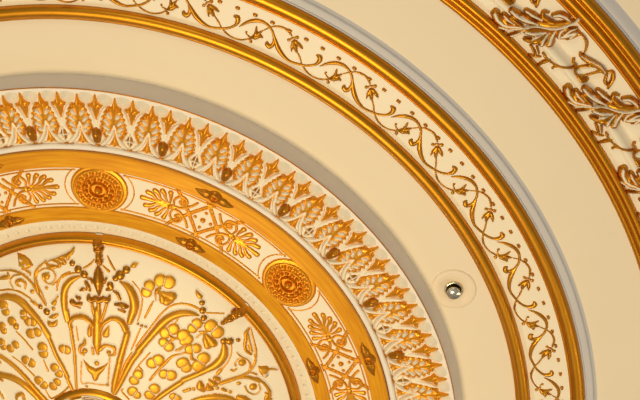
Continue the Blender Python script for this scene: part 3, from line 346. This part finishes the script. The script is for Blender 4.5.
for t in TH[1:]:
    c = again(R0[0], t)
    for o in R0[1:]:
        d = o.copy(); COL.objects.link(d); d.parent = c
def palmette_prims(sg):
    """palmette pointing along sg * x, heart at (sg*.078, 0)"""
    o = []
    def s(h, *p): o.append(('s', P_([(sg * (.078 + x), y, r * 1.25) for x, y, r in p]), h, 1))
    s(.0045, (.006, 0, .0015), (.040, 0, .0032), (.066, 0, .0050))
    for m in (-1, 1):
        for ex, ey, bx, by in ((.056, .017, .03, .005), (.042, .026, .024, .010), (.026, .031, .014, .014), (.008, .033, .004, .016)):
            s(.0045, (.003, m * .003, .0012), (bx, m * by, .0022), (ex * .8, m * ey * .84, .0040), (ex, m * ey, .0048))
        s(.0045, (-.006, m * .006, .002), (-.004, m * .020, .0024), (-.014, m * .033, .0026), (-.027, m * .031, .0026), (-.032, m * .021, .0026), (-.024, m * .013, .0024), (-.016, m * .018, .0022), (-.019, m * .022, .0024))
        s(.0045, (-.004, m * .003, .0024), (-.024, m * .006, .0026), (-.042, m * .020, .0026), (-.052, m * .034, .0024))
    s(.006, (0, 0, .0048)); s(.005, (-.009, 0, .004))
    return o
def lattice_prims():
    o = []
    for sx in (-1, 1):
        for off in (-.003, .003):
            for c in (-.034, .034):
                o.append(('s', P_([(c + off - sx * .040, -.046, .0021), (c + off + sx * .040 - (0 if abs(c + sx * .04) < .06 else 0), .046, .0021)]), .0040, 1))
    o = [q for q in o]
    for x, y, r in ((0, 0, .0062), (.019, 0, .0040), (-.019, 0, .0040), (0, .020, .0040), (0, -.020, .0040)): o.append(('s', P_([(x, y, r)]), r * 1.1, 1))
    return o
def border_prims():
    o = []; U = .240 - .066 - .002
    hw = math.radians(22.5) * RR
    for sg in (-1, 1):
        arc = []
        for i in range(9):
            a = math.radians(-46 + 92 * i / 8)
            arc.append((sg * (hw - .079 * math.cos(a)), .062 * math.sin(a), .0016))
        o.append(('s', P_(arc), .0022, 1))
    for y in (-.043, .0425):
        o.append(('s', P_([(x, y, .0017) for x in np.linspace(-hw + .052, hw - .052, 14)]), .0024, 1))
    return o
PM = TH[0] + 22.5
pa = relief('palmette', palmette_prims(1), M_RELB, band, RR, PM, .0012)
pb = relief('palmette', palmette_prims(-1), M_RELB, band, RR, PM, .0012)
la = relief('lattice', lattice_prims(), M_RELB, band, RR, PM, .0012)
bo = relief('border_line', border_prims(), M_RELB, band, RR, PM, .0012)
def clasp_prims(rc):
    K = RR
    def Q(pts): return [(x / K, rc + y, r) for x, y, r in pts]
    o = []
    for sg in (-1, 1):
        o.append(('s', Q([(sg * .008, 0, .0100), (sg * .020, .0, .0105), (sg * .031, .0, .0065), (sg * .042, .002, .0015)]), .008, 1))
        o.append(('s', Q([(sg * .012, 0, .002), (sg * .036, .001, .001)]), .0105, 1))
    o.append(('s', Q([(0, .004, .0145)]), .010, 1))
    o.append(('s', Q([(.0095 * math.cos(t), .002 + .0085 * math.sin(t), .0030) for t in np.linspace(0, 6.28, 14)]), .0145, 1))
    o.append(('s', Q([(0, .002, .0052)]), .0165, 1))
    return o
ca = relief('flower_clasp', clasp_prims(.684), M_BRONZE, band, RR, PM, .0012, lift=.003)
cb = relief('flower_clasp', clasp_prims(.547), M_BRONZE, band, RR, PM, .0012, lift=.003)
for o in (pa, pb, la, bo, ca, cb):
    for k in range(1, 8): again(o, PM + 45 * k)
o = relief('plaster_dot', [('s', [(0, .512, .0055)], .0018, 0)], M_REL, band, .512, -119, .001)
for k in range(1, 40): again(o, -119 + 3.1 * k)

# ---------------------------------------------------------------- leaf border
lb = thing('leaf_border', 'scalloped ring of upright gold leaves, acorns and crossed ovals edged in white plaster', 'leaf border')
lathe('white_fillet', [(.7065, .016), (.708, .026)] + round_prof(.709, .7235, .028, .028, .008, 10) + [(.7245, .027)], M_BORDER, lb)
lathe('border_field', [(.724, .026)] + [(r, float(hbv(np.array(r)))) for r in np.linspace(.726, .850, 12)] + [(.858, .0515), (.861, .0515), (.8625, .0500), (.8640, .044), (.8675, .030), (.8715, .012), (.8745, -.002)], M_BORDER, lb)
lathe('gilt_edge_line', round_prof(.8605, .8632, .0505, .0495, .0016, 6), M_GILT, lb)
lathe('gilt_base_line', round_prof(.7235, .7265, .0278, .0278, .0022, 6), M_GILT, lb)
RL = .78
def tq(cx):
    return lambda pts: [((x - cx) / 2660 * .93 / RL, .727 + (355 - y) / 2484 * .93, r / 2600) for x, y, r in pts]
def mk(cx, items):
    T = tq(cx); return [(k, T([(p[0], p[1], p[2] if len(p) > 2 else 0) for p in pts]), h * 1.35, c) for k, pts, h, c in items]
big = [('p', [(240, 22), (262, 82), (290, 108), (302, 140), (315, 170), (318, 205), (315, 240), (300, 278), (275, 302), (262, 290), (250, 250), (238, 210), (225, 235), (207, 285), (190, 302), (165, 288), (152, 260), (148, 225), (155, 190), (160, 160), (178, 125), (204, 105), (220, 85)], .0055, 1),
       ('p', [(237, 235), (246, 300), (272, 350), (202, 350), (228, 300)], .0030, 1),
       ('s', [(240, 30, 4), (240, 85, 13), (239, 150, 9), (237, 200, 5)], .0095, 1)]
for x, y in ((268, 98), (288, 122), (302, 152), (312, 186), (313, 222), (305, 255), (285, 285)): big.append(('s', [(x, y, 13)], .0085, 1)); big.append(('s', [(474 - x, y + 2, 13)], .0085, 1))
for x0, y0, x1, y1 in ((256, 156, 268, 136), (266, 196, 284, 176), (270, 234, 288, 218), (266, 264, 278, 256)):
    big.append(('s', [(x0, y0, 10), (x1, y1, 14)], .0115, 0)); big.append(('s', [(474 - x0, y0, 10), (474 - x1, y1, 14)], .0115, 0))
big += [('s', [(238, 205, 4), (226, 250, 8), (204, 297, 13), (172, 332, 17), (150, 350, 9)], .0105, 0), ('s', [(238, 205, 4), (250, 250, 8), (270, 297, 13), (302, 332, 17), (322, 350, 9)], .0105, 0),
        ('s', [(237, 320, 4), (224, 335, 4), (237, 350, 4), (250, 335, 4), (237, 320, 4)], .005, 1), ('s', [(180, 356, 5), (237, 358, 5), (294, 356, 5)], .004, 0)]
dart = [('p', [(125, 12), (138, 62), (168, 95), (150, 115), (140, 150), (128, 196), (122, 196), (110, 150), (100, 115), (82, 95), (112, 62)], .0050, 1),
        ('s', [(125, 22, 4), (125, 80, 14), (125, 130, 8), (125, 180, 4)], .0090, 1), ('s', [(125, 110, 4), (150, 98, 7), (168, 88, 3)], .008, 1), ('s', [(125, 110, 4), (100, 98, 7), (82, 88, 3)], .008, 1),
        ('s', [(118, 240, 14), (100, 180, 17), (80, 125, 14), (66, 96, 6)], .0065, 0), ('s', [(132, 240, 14), (150, 180, 17), (170, 125, 14), (184, 96, 6)], .0065, 0), ('s', [(125, 240, 22), (125, 205, 14), (125, 180, 4)], .0050, 0)]
cusp = [('c', [(180, 90, 8), (180, 60, 28), (180, 46, 42)], .0100, 0)]
body = [('p', [(125, 222), (146, 240), (166, 268), (177, 305), (160, 340), (125, 354), (90, 340), (73, 305), (84, 268), (104, 240)], .0050, 0), ('s', [(68, 300, 4), (76, 332, 7), (98, 354, 8), (125, 361, 8), (152, 354, 8), (174, 332, 7), (182, 300, 4)], .0045, 1)]
nut = body + [('s', [(125, 246, 17), (125, 280, 32), (125, 315, 26), (125, 342, 6)], .0150, 1)]
crs = body + [('p', [(125, 240), (146, 262), (156, 292), (146, 322), (125, 346), (104, 322), (94, 292), (104, 262)], .0085, 1), ('s', [(125, 244, 5), (125, 342, 5)], .0110, 0), ('s', [(96, 292, 5), (154, 292, 5)], .0110, 0)]
def outl(items, w=4):
    return [(k, [(p[0], p[1], p[2] + w) for p in pts], h * .55, 1) for k, pts, h, c in items if k == 's' and c == 0 and len(pts) >= 4] + items
N0 = -86.4 - 11.25 * 3
step = 5.625
def leafpart(name, cx, items, a0, n, st, res=.0013):
    o = relief(name, mk(cx, items), M_BRONZE if name in ('acorn', 'crossed_oval') else M_RELB, lb, RL, a0, res)
    for k in range(1, n): again(o, a0 + st * k)
leafpart('scalloped_leaf', 235, big, N0 + step / 2, 22, step)
leafpart('pointed_leaf', 125, dart, N0, 23, step)
leafpart('plaster_cusp', 180, cusp, N0 + step / 4, 45, step / 2)
leafpart('acorn', 125, nut, N0, 12, step * 2)
leafpart('crossed_oval', 125, crs, N0 + step, 11, step * 2)

# ---------------------------------------------------------------- gilded mouldings
tag(lathe('gilded_ring', [(.9975, -.001)] + round_prof(.998, 1.004, .001, .006, .002, 5) + round_prof(1.0045, 1.0305, .006, .007, .012, 16) + [(1.0315, .003)], M_GILT), 'smooth rounded gilded moulding ring on the inner side of the bellflower vine frieze', 'gilded ring')
tag(lathe('gilded_ring', [(1.1225, .010)] + round_prof(1.123, 1.128, .012, .013, .0025, 5) + round_prof(1.129, 1.156, .012, .012, .012, 16) + [(1.157, .009)], M_GILT), 'smooth rounded gilded moulding ring on the outer side of the bellflower vine frieze', 'gilded ring')
tag(lathe('gilded_ring', [(1.3245, -.001)] + round_prof(1.325, 1.336, .001, .006, .005, 8) + round_prof(1.3365, 1.349, .006, .010, .006, 10) + round_prof(1.3495, 1.364, .010, .006, .006, 10) + [(1.3645, .002)], M_GILT), 'triple-ridged gilded moulding ring on the inner side of the acanthus frieze', 'gilded ring')
tag(lathe('gilded_ring', [(1.479, .009)] + round_prof(1.480, 1.487, .010, .012, .004, 6) + [(1.4875, .012)] + round_prof(1.488, 1.506, .013, .018, .009, 12) + round_prof(1.5065, 1.514, .018, .019, .003, 6) + round_prof(1.5145, 1.533, .019, .012, .008, 12) + [(1.534, .008)], M_GILT), 'broad stepped gilded moulding ring outermost on the ceiling beyond the acanthus leaves', 'gilded ring')

# ---------------------------------------------------------------- vine frieze
vf = thing('vine_frieze', 'cream ring carrying a thin gilded bellflower vine and a row of small gold beads', 'frieze')
lathe('frieze_field', smooth_prof([(1.030, .003), (1.036, .006), (1.041, .0095), (1.046, .0112), (1.06, .0115), (1.10, .0119), (1.125, .012)]), M_FIELD, vf)
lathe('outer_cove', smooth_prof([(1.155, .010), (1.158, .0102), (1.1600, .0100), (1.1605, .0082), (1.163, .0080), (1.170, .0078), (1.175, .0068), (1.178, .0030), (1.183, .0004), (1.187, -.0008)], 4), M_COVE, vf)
vs = [(n_[2:], relief(n_[2:], pr, M_VINE, vf, 1.08, -53.5, .0012)) for n_ in DATA if n_.startswith('v:') for pr in DATA[n_]]
for _, o in vs:
    for k in range(-7, 7):
        if k: again(o, -53.5 + 9.93 * k)
o = relief('bead', [('s', [(-.0018 / 1.1055, 1.1055, .0036), (.0018 / 1.1055, 1.1055, .0036)], .0052, 1)], M_BRONZE, vf, 1.1055, -120.9, .0009)
for k in range(1, 62): again(o, -120.9 + 2 * k)

# ---------------------------------------------------------------- acanthus frieze
af = thing('acanthus_frieze', 'outer cream frieze ring with large white and gold acanthus leaf sprays', 'frieze')
lathe('frieze_field', smooth_prof([(1.363, .003), (1.368, .0055), (1.374, .010), (1.379, .0120), (1.392, .0135), (1.400, .0195), (1.408, .0180), (1.416, .0110), (1.424, .0065), (1.436, .0085), (1.482, .010)]), M_FIELD, af)
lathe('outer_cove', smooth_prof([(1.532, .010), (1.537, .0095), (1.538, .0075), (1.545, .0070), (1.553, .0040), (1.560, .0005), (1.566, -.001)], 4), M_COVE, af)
for n_ in DATA:
    if n_.startswith('o:'):
        t0 = -39.0 if 'acanthus' in n_ else -48.0
        o = relief(n_[2:], DATA[n_][0], M_VINE, af, 1.42, t0, .0015)
        for k in range(-4, 5):
            if k: again(o, t0 + 9.0 * k)

# ---------------------------------------------------------------- sprinkler
sx, sy = .9272 * math.cos(math.radians(-25.97)), .9272 * math.sin(math.radians(-25.97))
sp = thing('fire_sprinkler', 'small chrome sprinkler in a flat round beige plate on the plain cream ceiling', 'sprinkler', (sx, sy, H0))
lathe('cover_plate', [(.0165, .0005), (.017, .0022), (.046, .0024), (.0500, .0016), (.0505, 0)], M_ESC, sp, 96)
lathe('collar', [(.0165, .0)] + round_prof(.0160, .0220, .003, .002, .005, 8), M_CHROME, sp, 64)
lathe('recess', [(.001, .0005), (.0165, .0006), (.0166, .003)], gilt('dark_brass', (.12, .09, .05), (.08, .06, .03), .4), sp, 48)
lathe('sprinkler_stem', [(.006, 0), (.0065, .012), (.009, .016)], M_CHROME, sp, 32)
lathe('deflector_cap', [(.009, .014), (.0150, .015), (.0155, .019), (.0140, .0215), (.011, .0212), (.010, .0225), (.0005, .0225)], M_CHROME, sp, 48)
ob = relief('cap_slot', [('s', [(-.008, -.004, .0014), (.008, .004, .0014)], .0012, 1)], M_CHROME, sp, None, 0, .0007, base=.0225)
for o in list(sp.children): pass

# ---------------------------------------------------------------- camera
cam = bpy.data.cameras.new('camera'); co = bpy.data.objects.new('camera', cam); COL.objects.link(co)
cam.sensor_fit = 'HORIZONTAL'; cam.sensor_width = 36; cam.lens = 1254.54 / 640 * 36; cam.clip_start = .01
right = Vector((9.89891849e-01, 0, 1.41824282e-01)); up = Vector((-0.06498277, -0.88885318, 0.45356065)); back = Vector((0.12606096, -0.45819212, -0.87986852))
mw = Matrix((right, up, back)).transposed().to_4x4(); mw.translation = Vector((0.87784948, -1.8721772, H0 - 2.42705754))
co.matrix_world = mw
SC.camera = co

# ---------------------------------------------------------------- light
def area(name, loc, target, size, power, col):
    l = bpy.data.lights.new(name, 'AREA'); l.shape = 'DISK'; l.size = size; l.energy = power; l.color = col
    o = bpy.data.objects.new(name, l); COL.objects.link(o); o.location = loc
    o.rotation_euler = (Vector(target) - Vector(loc)).to_track_quat('-Z', 'Y').to_euler()
    return o
area('warm_chandelier_light', (.0, .05, H0 - 3.0), (.3, -.3, H0), 1.0, 84, (1.0, .79, .47))
area('warm_side_fill', (2.9, .9, H0 - 1.9), (.3, -.4, H0), .5, 11, (1.0, .80, .50))  # added weak side fill for the gold, no actual lamp there
area('warm_outer_fill', (.2, -3.3, H0 - 1.7), (.1, -.8, H0), .8, 16, (1.0, .82, .55))  # added fill to brighten the outward ring walls, no actual window
w = bpy.data.worlds.new('world'); SC.world = w; w.use_nodes = True
nt = w.node_tree; bg = nt.nodes['Background']; bg.inputs['Strength'].default_value = 1.0
tc = nt.nodes.new('ShaderNodeTexCoord'); sx_ = nt.nodes.new('ShaderNodeSeparateXYZ'); cr = nt.nodes.new('ShaderNodeValToRGB')
mr = nt.nodes.new('ShaderNodeMapRange'); mr.inputs['From Min'].default_value = 0.0; mr.inputs['From Max'].default_value = -1.0
nt.links.new(tc.outputs['Generated'], sx_.inputs[0]); nt.links.new(sx_.outputs['Z'], mr.inputs['Value']); nt.links.new(mr.outputs['Result'], cr.inputs['Fac'])
cr.color_ramp.elements[0].position = 0.05; cr.color_ramp.elements[0].color = (.22, .21, .20, 1)     # dim walls of the hall
cr.color_ramp.elements[1].position = 0.75; cr.color_ramp.elements[1].color = (.36, .38, .42, 1)       # lighter floor
nt.links.new(cr.outputs['Color'], bg.inputs['Color'])
SC.view_settings.view_transform = 'Standard'; SC.view_settings.look = 'None'; SC.view_settings.gamma = 1; SC.view_settings.use_curve_mapping = False
SC.view_settings.exposure = -0.3
